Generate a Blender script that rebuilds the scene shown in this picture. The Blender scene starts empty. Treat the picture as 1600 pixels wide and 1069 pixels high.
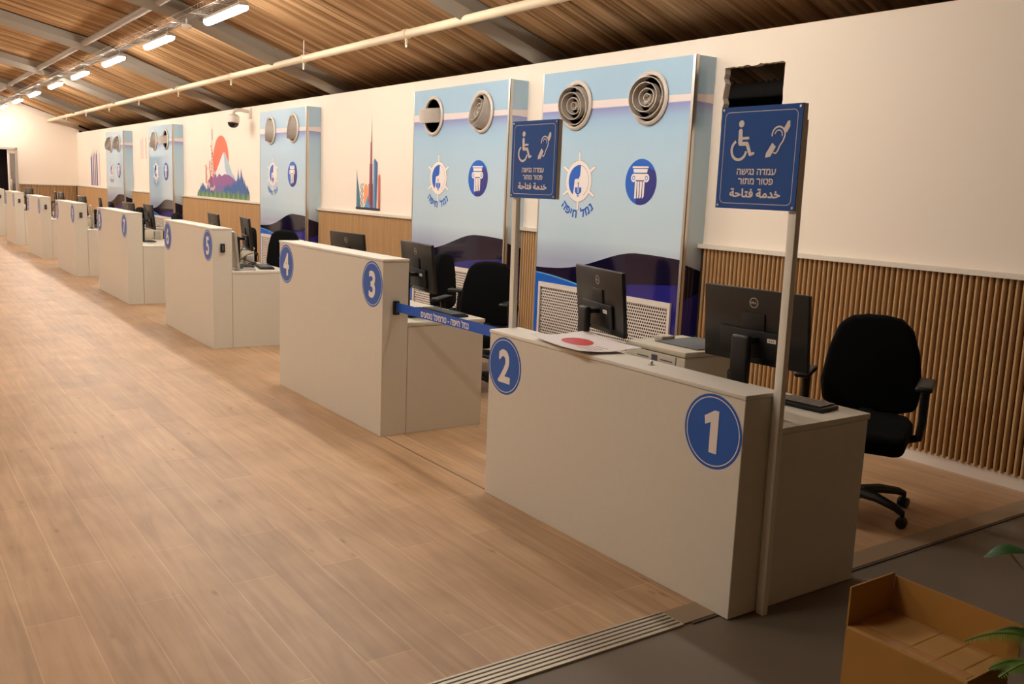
import bpy, bmesh, math, random
from math import pi, sin, cos, radians as R
from mathutils import Vector as V, Matrix as Mx
from mathutils.geometry import tessellate_polygon, delaunay_2d_cdt
random.seed(7)
S = bpy.context.scene
COL = S.collection

# ------------------------------------------------------------------ colours and materials
def lin(r, g, b):
    f = lambda v: (v/255/12.92) if v <= 10 else ((v/255+.055)/1.055)**2.4
    return (f(r), f(g), f(b), 1)

def mat(name, col, rough=.5, metal=0, emit=None, strength=0, bump=0, bscale=60, var=0, vscale=3, coat=0, spec=None, stretch=None):
    m = bpy.data.materials.new(name); m.use_nodes = True
    nt = m.node_tree; b = nt.nodes['Principled BSDF']
    c = lin(*col) if len(col) == 3 else col
    b.inputs['Base Color'].default_value = c
    b.inputs['Roughness'].default_value = rough; b.inputs['Metallic'].default_value = metal
    if coat:
        b.inputs['Coat Weight'].default_value = coat; b.inputs['Coat Roughness'].default_value = .12
    if spec is not None: b.inputs['Specular IOR Level'].default_value = spec
    if emit:
        b.inputs['Emission Color'].default_value = (*emit, 1); b.inputs['Emission Strength'].default_value = strength
    if bump or var:
        geo = nt.nodes.new('ShaderNodeNewGeometry'); mp = nt.nodes.new('ShaderNodeMapping')
        nt.links.new(geo.outputs['Position'], mp.inputs['Vector'])
        if stretch: mp.inputs['Scale'].default_value = stretch
    if var:
        n = nt.nodes.new('ShaderNodeTexNoise'); n.inputs['Scale'].default_value = vscale; n.inputs['Detail'].default_value = 4
        nt.links.new(mp.outputs[0], n.inputs['Vector'])
        mx = nt.nodes.new('ShaderNodeMix'); mx.data_type = 'RGBA'
        mx.inputs[6].default_value = tuple(v*(1-var) for v in c[:3])+(1,)
        mx.inputs[7].default_value = tuple(min(1, v*(1+var)) for v in c[:3])+(1,)
        nt.links.new(n.outputs['Fac'], mx.inputs[0]); nt.links.new(mx.outputs[2], b.inputs['Base Color'])
    if bump:
        n2 = nt.nodes.new('ShaderNodeTexNoise'); n2.inputs['Scale'].default_value = bscale
        nt.links.new(mp.outputs[0], n2.inputs['Vector'])
        bp = nt.nodes.new('ShaderNodeBump'); bp.inputs['Strength'].default_value = bump; bp.inputs['Distance'].default_value = .01
        nt.links.new(n2.outputs['Fac'], bp.inputs['Height']); nt.links.new(bp.outputs[0], b.inputs['Normal'])
    return m

def nodes(m): return m.node_tree, m.node_tree.nodes, m.node_tree.links, m.node_tree.nodes['Principled BSDF']

def wood_floor():
    m = mat('laminate_floor', (185, 150, 112), .42)
    nt, N, L, b = nodes(m)
    geo = N.new('ShaderNodeNewGeometry'); sep = N.new('ShaderNodeSeparateXYZ'); L.new(geo.outputs['Position'], sep.inputs[0])
    cmb = N.new('ShaderNodeCombineXYZ'); L.new(sep.outputs[1], cmb.inputs[0]); L.new(sep.outputs[0], cmb.inputs[1])
    br = N.new('ShaderNodeTexBrick'); br.offset = .37; br.inputs['Scale'].default_value = 1
    br.inputs['Brick Width'].default_value = 1.32; br.inputs['Row Height'].default_value = .186
    br.inputs['Mortar Size'].default_value = .0024; br.inputs['Mortar Smooth'].default_value = .2; br.inputs['Bias'].default_value = 0
    br.inputs['Color1'].default_value = lin(184, 151, 116); br.inputs['Color2'].default_value = lin(202, 166, 128); br.inputs['Mortar'].default_value = lin(214, 180, 142)
    L.new(cmb.outputs[0], br.inputs['Vector'])
    mp = N.new('ShaderNodeMapping'); mp.inputs['Scale'].default_value = (11, .8, 1); L.new(geo.outputs['Position'], mp.inputs[0])
    n = N.new('ShaderNodeTexNoise'); n.inputs['Scale'].default_value = 1.5; n.inputs['Detail'].default_value = 7; n.inputs['Distortion'].default_value = 1.2
    L.new(mp.outputs[0], n.inputs['Vector'])
    rp = N.new('ShaderNodeValToRGB'); rp.color_ramp.elements[0].position = .3; rp.color_ramp.elements[0].color = (.80, .77, .74, 1)
    rp.color_ramp.elements[1].position = .68; rp.color_ramp.elements[1].color = (1.05, 1.04, 1.02, 1); L.new(n.outputs['Fac'], rp.inputs[0])
    mx = N.new('ShaderNodeMix'); mx.data_type = 'RGBA'; mx.blend_type = 'MULTIPLY'; mx.inputs[0].default_value = 1
    L.new(br.outputs['Color'], mx.inputs[6]); L.new(rp.outputs[0], mx.inputs[7])
    n3 = N.new('ShaderNodeTexNoise'); n3.inputs['Scale'].default_value = 2.2; n3.inputs['Detail'].default_value = 6; L.new(geo.outputs['Position'], n3.inputs['Vector'])
    rp3 = N.new('ShaderNodeValToRGB'); rp3.color_ramp.elements[0].position = .33; rp3.color_ramp.elements[0].color = (.84, .81, .78, 1); rp3.color_ramp.elements[1].position = .6; rp3.color_ramp.elements[1].color = (1, 1, 1, 1)
    L.new(n3.outputs['Fac'], rp3.inputs[0])
    mx2 = N.new('ShaderNodeMix'); mx2.data_type = 'RGBA'; mx2.blend_type = 'MULTIPLY'; mx2.inputs[0].default_value = 1
    L.new(mx.outputs[2], mx2.inputs[6]); L.new(rp3.outputs[0], mx2.inputs[7]); mpk = N.new('ShaderNodeMapping'); mpk.inputs['Scale'].default_value = (9, 3.2, 1); L.new(geo.outputs['Position'], mpk.inputs[0])
    vo = N.new('ShaderNodeTexVoronoi'); vo.inputs['Scale'].default_value = .9; L.new(mpk.outputs[0], vo.inputs['Vector'])
    rk = N.new('ShaderNodeValToRGB'); rk.color_ramp.elements[0].position = .035; rk.color_ramp.elements[0].color = (.72, .66, .60, 1); rk.color_ramp.elements[1].position = .11; rk.color_ramp.elements[1].color = (1, 1, 1, 1)
    L.new(vo.outputs['Distance'], rk.inputs[0])
    mx4 = N.new('ShaderNodeMix'); mx4.data_type = 'RGBA'; mx4.blend_type = 'MULTIPLY'; mx4.inputs[0].default_value = 1
    L.new(mx2.outputs[2], mx4.inputs[6]); L.new(rk.outputs[0], mx4.inputs[7]); L.new(mx4.outputs[2], b.inputs['Base Color'])
    bm_ = N.new('ShaderNodeBump'); bm_.inputs['Strength'].default_value = .12; bm_.inputs['Distance'].default_value = .004
    L.new(n.outputs['Fac'], bm_.inputs['Height']); L.new(bm_.outputs[0], b.inputs['Normal'])
    return m

def fabric_ceiling():
    m = mat('draped_fabric', (160, 118, 78), .9, spec=.1)
    nt, N, L, b = nodes(m)
    geo = N.new('ShaderNodeNewGeometry'); mp = N.new('ShaderNodeMapping'); mp.inputs['Scale'].default_value = (.12, 5, .12); L.new(geo.outputs['Position'], mp.inputs[0])
    n = N.new('ShaderNodeTexNoise'); n.inputs['Scale'].default_value = 1.6; n.inputs['Detail'].default_value = 6; n.inputs['Roughness'].default_value = .65; L.new(mp.outputs[0], n.inputs['Vector'])
    rp = N.new('ShaderNodeValToRGB'); e = rp.color_ramp.elements
    e[0].position = .30; e[0].color = lin(94, 66, 42); e[1].position = .70; e[1].color = lin(214, 180, 140)  # dye streaks; dark stop deepened to paint in shade of the folds
    x = e.new(.48); x.color = lin(166, 130, 92)
    L.new(n.outputs['Fac'], rp.inputs[0]); L.new(rp.outputs[0], b.inputs['Base Color'])
    return m

def panel_print():
    m = mat('printed_panel', (160, 190, 205), .06); m.node_tree.nodes['Principled BSDF'].inputs['IOR'].default_value = 1.6
    nt, N, L, b = nodes(m)
    geo = N.new('ShaderNodeNewGeometry'); sep = N.new('ShaderNodeSeparateXYZ'); L.new(geo.outputs['Position'], sep.inputs[0])
    mr = N.new('ShaderNodeMapRange'); mr.inputs['From Min'].default_value = 0; mr.inputs['From Max'].default_value = 2.7; L.new(sep.outputs[2], mr.inputs[0])
    rp = N.new('ShaderNodeValToRGB'); e = rp.color_ramp.elements
    sky = lin(172, 205, 228); pale = lin(196, 216, 226)
    e[0].position = 0; e[0].color = pale; e[1].position = 1; e[1].color = sky
    for p, c in ((1.0/2.7, lin(168, 176, 200)), (1.2/2.7, lin(194, 215, 226)), (2.15/2.7, lin(172, 205, 228)), (2.24/2.7, lin(166, 198, 226)), (2.338/2.7, lin(150, 152, 206)), (2.345/2.7, sky)):
        q = e.new(p); q.color = c
    L.new(mr.outputs[0], rp.inputs[0]); L.new(rp.outputs[0], b.inputs['Base Color'])
    return m

M = {}
def setup_materials():
    M['floor'] = wood_floor(); M['fabric'] = fabric_ceiling(); M['print'] = panel_print()
    M['grey_floor'] = mat('grey_floor', (112, 101, 86), .55, var=.16, vscale=2.2, bump=.1, bscale=40)
    M['wall'] = mat('painted_wall', (243, 230, 214), .8, var=.02, vscale=1.2)
    M['dark'] = mat('dark_void', (26, 20, 16), .9)
    M['slat'] = mat('oak_slat', (192, 154, 108), .55, var=.3, vscale=1.4, stretch=(12, 22, .5))
    M['slat_back'] = mat('slat_backing', (52, 34, 20), .8)
    M['cap'] = mat('cap_trim', (226, 218, 205), .4, metal=.1)
    M['base'] = mat('white_baseboard', (232, 222, 210), .45)
    M['alu'] = mat('aluminium', (206, 200, 190), .3, metal=.85)
    M['alu_strip'] = mat('threshold_metal', (200, 190, 172), .42, metal=.6)
    M['groove'] = mat('dark_groove', (84, 74, 64), .6)
    M['beam'] = mat('grey_beam', (158, 150, 138), .5, metal=.1)
    M['pipe'] = mat('cream_pipe', (226, 208, 178), .45)
    M['laminate'] = mat('counter_laminate', (218, 212, 197), .45, var=.03, vscale=30)
    M['ledge'] = mat('counter_ledge', (228, 222, 210), .6)  # laminate made lighter, light from above put into the colour
    M['edge'] = mat('counter_edge', (190, 176, 160), .5)
    M['blue'] = mat('sticker_blue', (16, 92, 184), .35)
    M['signblue'] = mat('sign_blue', (0, 82, 164), .3)
    M['white'] = mat('print_white', (236, 228, 222), .5)
    M['polewhite'] = mat('pole_cream', (236, 230, 214), .5)
    M['black'] = mat('black_plastic', (15, 15, 15), .45)
    M['satin'] = mat('black_satin', (30, 29, 28), .32)
    M['screen'] = mat('screen_glass', (10, 11, 13), .12)
    M['chair'] = mat('chair_cloth', (9, 9, 10), .9, bump=.2, bscale=400, spec=.15)
    M['silver'] = mat('silver_plastic', (188, 180, 168), .35, metal=.4)
    M['cream'] = mat('printer_cream', (222, 212, 192), .45)
    M['greyp'] = mat('grey_plastic', (92, 98, 104), .45)
    M['navy'] = mat('print_navy', (22, 16, 44), .07)
    M['badge_navy'] = mat('badge_navy', (34, 40, 128), .4)
    M['purple'] = mat('print_purple', (40, 38, 124), .07)
    M['royal'] = mat('print_royal', (34, 100, 200), .07)
    M['lightblue'] = mat('print_lightblue', (112, 170, 220), .07)
    M['outline'] = mat('print_outline', (120, 118, 122), .3)
    M['stripe'] = mat('print_stripe', (236, 224, 222), .07)
    M['vent'] = mat('vent_grey', (196, 186, 174), .4)
    M['ventdark'] = mat('vent_inside', (128, 116, 102), .6)
    M['ventwhite'] = mat('vent_rim', (226, 216, 204), .4)
    M['grille'] = mat('grille_white', (226, 216, 206), .45)
    M['grilledark'] = mat('grille_dark', (52, 46, 40), .8)
    M['belt'] = mat('belt_blue', (16, 88, 196), .5)
    M['card'] = mat('cardboard', (172, 122, 52), .8, var=.06, vscale=8)
    M['card2'] = mat('cardboard_inside', (190, 146, 84), .8, var=.05, vscale=8)
    M['tape'] = mat('parcel_tape', (180, 130, 76), .2)
    M['leaf'] = mat('leaf_green', (96, 128, 40), .5, var=.2, vscale=20)
    M['leafdark'] = mat('leaf_dark', (38, 84, 34), .45)
    M['stem'] = mat('pale_stem', (168, 158, 120), .6)
    M['pot'] = mat('pot_grey', (70, 66, 62), .6)
    M['red'] = mat('poster_red', (204, 60, 62), .4)
    M['paper'] = mat('poster_paper', (240, 230, 226), .4)
    M['lamp'] = mat('lamp_diffuser', (255, 255, 255), .5, emit=(1, .925, .83), strength=LAMP)
    M['lamp_ridge'] = mat('lamp_diffuser_ridge', (255, 255, 255), .5, emit=(1, .925, .83), strength=LAMP*1.5)  # stronger diffuser for the added fill row
    M['lampbody'] = mat('lamp_body', (200, 196, 188), .5)
    M['camdark'] = mat('camera_dome', (24, 22, 22), .15)
    M['doorframe'] = mat('door_frame', (196, 186, 176), .4)
    M['glass'] = mat('door_glass', (120, 124, 130), .1)
    for k, c in dict(mur_orange=(240, 112, 76), mur_peach=(250, 160, 110), mur_snow=(226, 232, 234), mur_ice=(176, 196, 210), mur_plum=(150, 96, 150), mur_violet=(122, 110, 170), mur_blue=(58, 98, 160),
                     mur_teal=(62, 118, 140), mur_green=(88, 136, 90), mur_olive=(142, 158, 84), mur_pink=(224, 130, 124), mur_maroon=(122, 52, 66), mur_wine=(156, 78, 84), mur_sky=(84, 150, 200), mur_slate=(76, 98, 150),
                     mur_terra=(204, 100, 74), mur_ink=(40, 36, 60), mur_mauve=(132, 112, 150), mur_rose=(228, 176, 176)).items():
        M[k] = mat(k, c, .6)

# ------------------------------------------------------------------ mesh builder
class G:
    def __init__(s): s.v = []; s.f = []
    def add(s, vs, fs):
        o = len(s.v); s.v += [tuple(p) for p in vs]; s.f += [tuple(i+o for i in q) for q in fs]; return s
    def box(s, x0, x1, y0, y1, z0, z1, rot=None, piv=None):
        vs = [V((x, y, z)) for x in (x0, x1) for y in (y0, y1) for z in (z0, z1)]
        if rot is not None:
            p = V(piv) if piv else V(((x0+x1)/2, (y0+y1)/2, (z0+z1)/2)); vs = [rot @ (q-p)+p for q in vs]
        return s.add(vs, [(0, 1, 3, 2), (4, 6, 7, 5), (0, 4, 5, 1), (2, 3, 7, 6), (0, 2, 6, 4), (1, 5, 7, 3)])
    def tube(s, pts, r, n=10, cap=True, closed=False):
        pts = [V(p) for p in pts]; k = len(pts); rs = r if isinstance(r, (list, tuple)) else [r]*k
        rings = []; up = None
        for i, p in enumerate(pts):
            a = pts[(i-1) % k] if (closed or i) else p; b = pts[(i+1) % k] if (closed or i < k-1) else p
            t = (b-a).normalized()
            if up is None:
                up = V((0, 0, 1)) if abs(t.z) < .9 else V((1, 0, 0))
            x = t.cross(up).normalized(); up = x.cross(t).normalized()
            rings.append([p+(x*cos(2*pi*j/n)+up*sin(2*pi*j/n))*rs[i] for j in range(n)])
        vs = [q for rg in rings for q in rg]; fs = []
        for i in range(k if closed else k-1):
            for j in range(n):
                a, b = i*n+j, i*n+(j+1) % n; c, d = ((i+1) % k)*n+(j+1) % n, ((i+1) % k)*n+j
                fs.append((a, b, c, d))
        if cap and not closed: fs += [tuple(range(n))[::-1], tuple((k-1)*n+j for j in range(n))]
        return s.add(vs, fs)
    def lathe(s, prof, n=24, mx=None, closed=False):
        vs = []; fs = []; k = len(prof)
        for r, z in prof:
            for j in range(n):
                p = V((r*cos(2*pi*j/n), r*sin(2*pi*j/n), z)); vs.append(mx @ p if mx else p)
        for i in range(k if closed else k-1):
            for j in range(n):
                a, b = i*n+j, i*n+(j+1) % n; c, d = ((i+1) % k)*n+(j+1) % n, ((i+1) % k)*n+j
                fs.append((a, b, c, d))
        if not closed:
            if prof[0][0] > 1e-6: fs.append(tuple(range(n))[::-1])
            if prof[-1][0] > 1e-6: fs.append(tuple((k-1)*n+j for j in range(n)))
        return s.add(vs, fs)
    def prism(s, poly, fn, w0, w1):
        n = len(poly); vs = [fn(u, v, w0) for u, v in poly]+[fn(u, v, w1) for u, v in poly]
        fs = [tuple(range(n))[::-1], tuple(range(n, 2*n))]+[(i, (i+1) % n, n+(i+1) % n, n+i) for i in range(n)]
        return s.add(vs, fs)
    def build(s, name, m, parent=None, bevel=0, seg=2, smooth=False, loc=None, warp=None, angle=35):
        me = bpy.data.meshes.new(name); me.from_pydata([tuple(p) for p in s.v], [], s.f)
        bm = bmesh.new(); bm.from_mesh(me)
        bmesh.ops.recalc_face_normals(bm, faces=bm.faces) if not getattr(s, 'flat', False) else None
        if bevel:
            es = [e for e in bm.edges if len(e.link_faces) == 2 and e.calc_face_angle(0) > R(angle)]
            bmesh.ops.bevel(bm, geom=es, offset=bevel, segments=seg, profile=.5, affect='EDGES', clamp_overlap=True)
        if warp:
            for v in bm.verts: v.co = warp(v.co)
        bm.to_mesh(me); bm.free()
        if smooth or (bevel and seg > 1):
            me.shade_smooth(); me.set_sharp_from_angle(angle=R(40))
        me.materials.append(m if not isinstance(m, str) else M[m])
        o = bpy.data.objects.new(name, me); COL.objects.link(o)
        if parent is not None: o.parent = parent
        if loc: o.location = loc
        return o

class F2:
    """flat print shapes on a plane: origin o, axes u, v, normal n; one mesh per colour; shapes of a colour and layer are merged into one outline"""
    def __init__(s, o, u, v, n): s.o, s.u, s.v, s.n = V(o), V(u), V(v), V(n); s.layers = {}
    def poly(s, key, k, pts):
        s.layers.setdefault(key, {}).setdefault(k, []).append([tuple(p) for p in pts]); return s
    def disc(s, key, k, cx, cy, r, n=40, ry=None):
        return s.poly(key, k, [(cx+r*cos(2*pi*i/n), cy+(ry or r)*sin(2*pi*i/n)) for i in range(n)])
    def ring(s, key, k, cx, cy, r0, r1, a0=0, a1=360, n=48):
        for i in range(n):
            a, b = R(a0+(a1-a0)*i/n), R(a0+(a1-a0)*(i+1)/n)
            s.poly(key, k, [(cx+r0*cos(a), cy+r0*sin(a)), (cx+r1*cos(a), cy+r1*sin(a)), (cx+r1*cos(b), cy+r1*sin(b)), (cx+r0*cos(b), cy+r0*sin(b))])
        return s
    def stroke(s, key, k, pts, w, caps=True):
        for (x0, y0), (x1, y1) in zip(pts, pts[1:]):
            d = math.hypot(x1-x0, y1-y0) or 1; nx, ny = -(y1-y0)/d*w/2, (x1-x0)/d*w/2
            s.poly(key, k, [(x0+nx, y0+ny), (x0-nx, y0-ny), (x1-nx, y1-ny), (x1+nx, y1+ny)])
        if caps:
            for x, y in pts: s.disc(key, k, x, y, w/2, 12)
        return s
    def text(s, key, k, body, cx, cy, h, bold=0, sx=1, rot=0):
        vs, tr, (x0, x1) = glyphs(body, bold); sc = h/CAP
        c, q = cos(rot), sin(rot); pts = []
        for x, y in vs:
            X, Y = (x-(x0+x1)/2)*sc*sx, (y-CAP/2)*sc
            pts.append((cx+X*c-Y*q, cy+X*q+Y*c))
        s.layers.setdefault(key, {}).setdefault(k, []).append((pts, tr)); return s
    def build(s, parent, names=None):
        out = []; right = s.u.cross(s.v).dot(s.n) > 0
        for key, ks in s.layers.items():
            g = G(); g.flat = True
            for k, items in ks.items():
                ready = [i for i in items if isinstance(i, tuple)]; polys = [i for i in items if not isinstance(i, tuple)]
                if polys: ready.append(union(polys))
                for vs, tr in ready:
                    g.add([s.o+s.u*x+s.v*y+s.n*(.0006+.0007*k) for x, y in vs], [tuple(t) if right else tuple(t)[::-1] for t in tr])
            out.append(g.build((names or {}).get(key, 'lettering'), M[key], parent))
        return out

def inside(p, x, y):
    w = False; n = len(p)
    for i in range(n):
        ax, ay = p[i]; bx_, by_ = p[(i+1) % n]
        if (ay <= y) != (by_ <= y) and ax+(y-ay)/(by_-ay)*(bx_-ax) > x: w = not w
    return w
def union(polys):
    """merge overlapping 2D shapes into one triangulated outline"""
    vs = []; es = []; bb = []
    for p in polys:
        o = len(vs); n = len(p); vs += [V((x*100, y*100)) for x, y in p]; es += [(o+i, o+(i+1) % n) for i in range(n)]
        xs = [q[0] for q in p]; ys = [q[1] for q in p]; bb.append((min(xs), max(xs), min(ys), max(ys)))
    r = delaunay_2d_cdt(vs, es, [], 0, 1e-5)
    v2 = [(q.x/100, q.y/100) for q in r[0]]; tr = []
    for t in r[2]:
        (ax, ay), (bx_, by_), (cx, cy) = (v2[i] for i in t)
        if abs((bx_-ax)*(cy-ay)-(cx-ax)*(by_-ay)) < 1e-11: continue
        x, y = (ax+bx_+cx)/3, (ay+by_+cy)/3
        for p, (x0, x1, y0, y1) in zip(polys, bb):
            if x0 <= x <= x1 and y0 <= y <= y1 and inside(p, x, y): tr.append(tuple(t)); break
    return v2, tr

CAP = .7; _gl = {}
def glyphs(body, bold=0):
    """outline of a word in the built-in font, filled by winding number"""
    if (body, bold) in _gl: return _gl[(body, bold)]
    c = bpy.data.curves.new('t', 'FONT'); c.body = body; c.size = 1; c.fill_mode = 'NONE'; c.resolution_u = 4
    o = bpy.data.objects.new('t', c); COL.objects.link(o)
    dg = bpy.context.evaluated_depsgraph_get(); dg.update()
    me = bpy.data.meshes.new_from_object(o.evaluated_get(dg))
    pv = [(v.co.x, v.co.y) for v in me.vertices]; pe = [tuple(e.vertices) for e in me.edges]
    bpy.data.objects.remove(o); bpy.data.curves.remove(c); bpy.data.meshes.remove(me)
    nb = {}
    for a, b in pe: nb.setdefault(a, []).append(b); nb.setdefault(b, []).append(a)
    seen = set(); loops = []
    for st in nb:
        if st in seen: continue
        lp = [st]; seen.add(st); cur = st
        while True:
            nx = [q for q in nb[cur] if q not in seen]
            if not nx: break
            cur = nx[0]; seen.add(cur); lp.append(cur)
        loops.append(lp)
    # keep the direction of the curve: vertices are written in order along each contour
    for lp in loops:
        if len(lp) > 2 and lp[1] != lp[0]+1: lp[1:] = lp[1:][::-1]
    r = delaunay_2d_cdt([V(p) for p in pv], [(lp[i], lp[(i+1) % len(lp)]) for lp in loops for i in range(len(lp))], [], 0, 1e-6)
    vs = [(q.x, q.y) for q in r[0]]; tr = []
    for f in r[2]:
        x = sum(vs[i][0] for i in f)/3; y = sum(vs[i][1] for i in f)/3; w = 0
        for lp in loops:
            for i in range(len(lp)):
                (ax, ay), (bx, by) = pv[lp[i]], pv[lp[(i+1) % len(lp)]]
                if (ay <= y) != (by <= y):
                    t = (y-ay)/(by-ay)
                    if ax+t*(bx-ax) > x: w += 1 if by > ay else -1
        if w: tr.append(tuple(f))
    if bold:
        quads = []
        for lp in loops:
            for i in range(len(lp)):
                (ax, ay), (bx, by) = pv[lp[i]], pv[lp[(i+1) % len(lp)]]
                d = math.hypot(bx-ax, by-ay)
                if d < 1e-5: continue
                nx, ny = -(by-ay)/d*bold, (bx-ax)/d*bold; ex, ey = (bx-ax)/d*bold*.7, (by-ay)/d*bold*.7
                quads.append([(ax+nx-ex, ay+ny-ey), (ax-nx-ex, ay-ny-ey), (bx-nx+ex, by-ny+ey), (bx+nx+ex, by+ny+ey)])
        vs, tr = union([[vs[i] for i in t] for t in tr]+quads)
    xs = [p[0] for p in vs] or [0]
    _gl[(body, bold)] = (vs, tr, (min(xs), max(xs))); return _gl[(body, bold)]

def tag(o, label, cat, group=None, kind=None):
    o['label'] = label; o['category'] = cat
    if group: o['group'] = group
    if kind: o['kind'] = kind
    return o
def empty(name, loc=(0, 0, 0), rz=0):
    o = bpy.data.objects.new(name, None); COL.objects.link(o); o.location = loc; o.rotation_euler = (0, 0, rz); o.empty_display_size = .1; return o
def struct(o): o['kind'] = 'structure'; return o
def dup(root, loc, rz, label, group=None):
    r = root.copy(); COL.objects.link(r); r.location = loc; r.rotation_euler = (0, 0, rz); r['label'] = label
    if group: r['group'] = group
    def rec(a, b):
        for ch in [q for q in bpy.data.objects if q.parent == a]:
            c = ch.copy(); COL.objects.link(c); c.parent = b; rec(ch, c)
    kids = {}
    rec(root, r)
    return r

# ------------------------------------------------------------------ place
XD, TD, XB = 2.64, .184, 3.42          # counter front, front panel depth, back edge of worktop
XP, XW, YE = 5.225, 5.44, 31.48        # print panel face, wall face, end wall
ZW, ZC = 2.84, 1.25                    # wall top, slat cladding top
DESK = [(2.23, 3.957), (5.196, 6.98), (8.706, 10.427), (12.187, 13.981), (15.735, 17.456), (19.172, 20.893), (22.787, 24.42), (26.25, 27.95)]
PAN = [(5.156, 7.094), (7.633, 9.575), (12.749, 14.672), (19.837, 21.79), (24.275, 26.248)]
LAMP = 97
roofz = lambda x: 3.10-.345*(x-5.44) if x > 3.3 else 3.838+.22*(3.3-x) if x > -1 else 3.838+.22*4.3-.22*(-1-x)
setup_materials()

# ---- floor, walls, ceiling
struct(G().box(-7.5, XW, 2.33, YE, -.1, 0).build('floor', 'floor'))
struct(G().box(-7.5, 6.7, -5, 2.33, -.1, -.004).build('floor', 'grey_floor'))
th = struct(G().box(-7.5, 2.46, 2.285, 2.41, -.004, .004).build('trim_1', 'alu_strip'))
struct(G().box(2.461, XW-.03, 2.29, 2.405, -.004, .0035).build('trim_6', mat('brown_strip', (150, 130, 104), .45)))
struct(G().box(2.5, XW-.03, 2.276, 2.2895, -.004, .0015).build('trim_7', 'groove'))
g = G()
for i in range(5): g.box(-7.5, 2.455, 2.302+i*.023, 2.309+i*.023, .004, .0052)
g.build('groove', 'groove', th)
struct(G().box(XD+.02, XD+.026, 3.98, 5.19, -.002, .0012).build('trim_2', 'groove'))

def hole_wall():
    hy0, hy1, hz0, hz1 = 4.49, 5.06, 2.15, 2.59
    outer = [(-5, 0), (YE, 0), (YE, ZW), (-5, ZW)]
    rnd = random.Random(3); hole = []
    for i in range(16): hole.append((hy0+(hy1-hy0)*i/16, hz0+rnd.uniform(-.006, .006)))
    for i in range(12): hole.append((hy1+rnd.uniform(-.014, .008), hz0+(hz1-hz0)*i/12))
    for i in range(20): hole.append((hy1-(hy1-hy0)*i/20, hz1-.012*(1-i/20)+rnd.uniform(-.008, .008)+.012))
    for i in range(12): hole.append((hy0+rnd.uniform(-.004, .004), hz1-(hz1-hz0)*i/12))
    pts = outer+hole
    tr = tessellate_polygon([[V((a, b, 0)) for a, b in outer], [V((a, b, 0)) for a, b in hole]])
    n = len(pts); g = G()
    g.add([(XW, a, b) for a, b in pts]+[(XW+.06, a, b) for a, b in pts],
          [t for t in tr]+[tuple(i+n for i in t) for t in tr]+[(4+i, 4+(i+1) % len(hole), n+4+(i+1) % len(hole), n+4+i) for i in range(len(hole))] +
          [(i, (i+1) % 4, n+(i+1) % 4, n+i) for i in range(4)])
    return g
struct(hole_wall().build('wall_right', 'wall'))
struct(G().box(6.7, 6.76, -5, YE, -.1, 4).build('wall_outer', 'dark'))
g = G()   # end wall with a door opening, top follows the roof
prof = [(3.78, 0), (XW+.06, 0), (XW+.06, roofz(XW)-.02), (3.78, roofz(3.78)-.02)]
g.prism(prof, lambda u, v, w: V((u, w, v)), YE, YE+.1)
g.prism([(2.5, 2.29), (3.78, 2.29), (3.78, roofz(3.78)-.02), (3.3, roofz(3.3)-.02), (2.5, roofz(2.5)-.02)], lambda u, v, w: V((u, w, v)), YE, YE+.1)
g.prism([(-7.5, 0), (2.5, 0), (2.5, roofz(2.5)-.02), (-1, roofz(-1)-.02), (-7.5, roofz(-7.5)-.02)], lambda u, v, w: V((u, w, v)), YE, YE+.1)
struct(g.build('wall_far', 'wall'))
struct(G().box(XW+.06, 6.7, YE, YE+.1, 0, 4).build('wall_far_side', 'dark'))
struct(G().box(-7.6, -7.5, -5, YE, -.1, 3.4).build('wall_left', 'wall'))
struct(G().box(-7.5, 6.7, -5.1, -5, -.1, 4.9).build('wall_back', mat('dark_back', (170, 158, 142), .9)))
d = struct(empty('door_1', (3.14, YE, 0)))
gd = G().box(2.44, 2.5, YE-.03, YE+.1, 0, 2.29).box(3.72, 3.78, YE-.03, YE+.1, 0, 2.29).box(2.44, 3.78, YE-.03, YE+.1, 2.23, 2.29)
gd.build('door_frame', 'doorframe', d).matrix_parent_inverse = Mx.Translation((-3.14, -YE, 0))
rot = Mx.Rotation(R(66), 3, 'Z')
leaf = G()
for bx in ((-.62, -.55, 0, 2.2), (-.07, 0, 0, 2.2), (-.62, 0, 2.1, 2.2), (-.62, 0, 0, .25)):
    leaf.box(bx[0], bx[1], -.025, .025, bx[2], bx[3])
lf = leaf.build('door_leaf', 'white', d, loc=(.575, -.04, .01)); lf.rotation_euler = (0, 0, R(66))
G().box(-.55, -.07, -.006, .006, .25, 2.1).build('door_glass', 'glass', lf)
G().box(-.60, -.575, -.07, -.025, .95, 1.35).build('door_handle', 'alu', lf, bevel=.008)
struct(G().box(2.3, 4, YE+1.6, YE+1.65, 0, 2.6).build('wall_beyond_door', mat('beyond_door', (70, 56, 64), .8)))  # added dark plane, its colour stands for the unlit space past the doorway

# ceiling cloth, pleated across the hall
def ceiling():
    rnd = random.Random(11); ys = []; y = -5.0
    while y < YE:
        w = rnd.choice((.04, .06, .09, .13, .18, .26)); ys.append((y, w, rnd.uniform(.03, .085))); y += w
    xs = [6.7, 6.2, 5.8, 5.44, 5.0, 4.5, 4.0, 3.6, 3.3, 2.6, 1.6, .4, -1, -3, -5.2, -7.5]
    vs = []; fs = []; cols = 0
    for y, w, dp in ys:
        for t, dz in ((0, 1), (.12, .32), (.45, .0), (.85, .25)):
            for x in xs:
                vs.append((x, min(y+w*t, YE), roofz(x)+dp*dz+.01*sin(x*1.7+y*3)))
            cols += 1
    k = len(xs)
    for i in range(cols-1):
        for j in range(k-1): fs.append((i*k+j, i*k+j+1, (i+1)*k+j+1, (i+1)*k+j))
    g = G(); g.add(vs, fs); return g
struct(ceiling().build('ceiling', 'fabric'))
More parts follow.
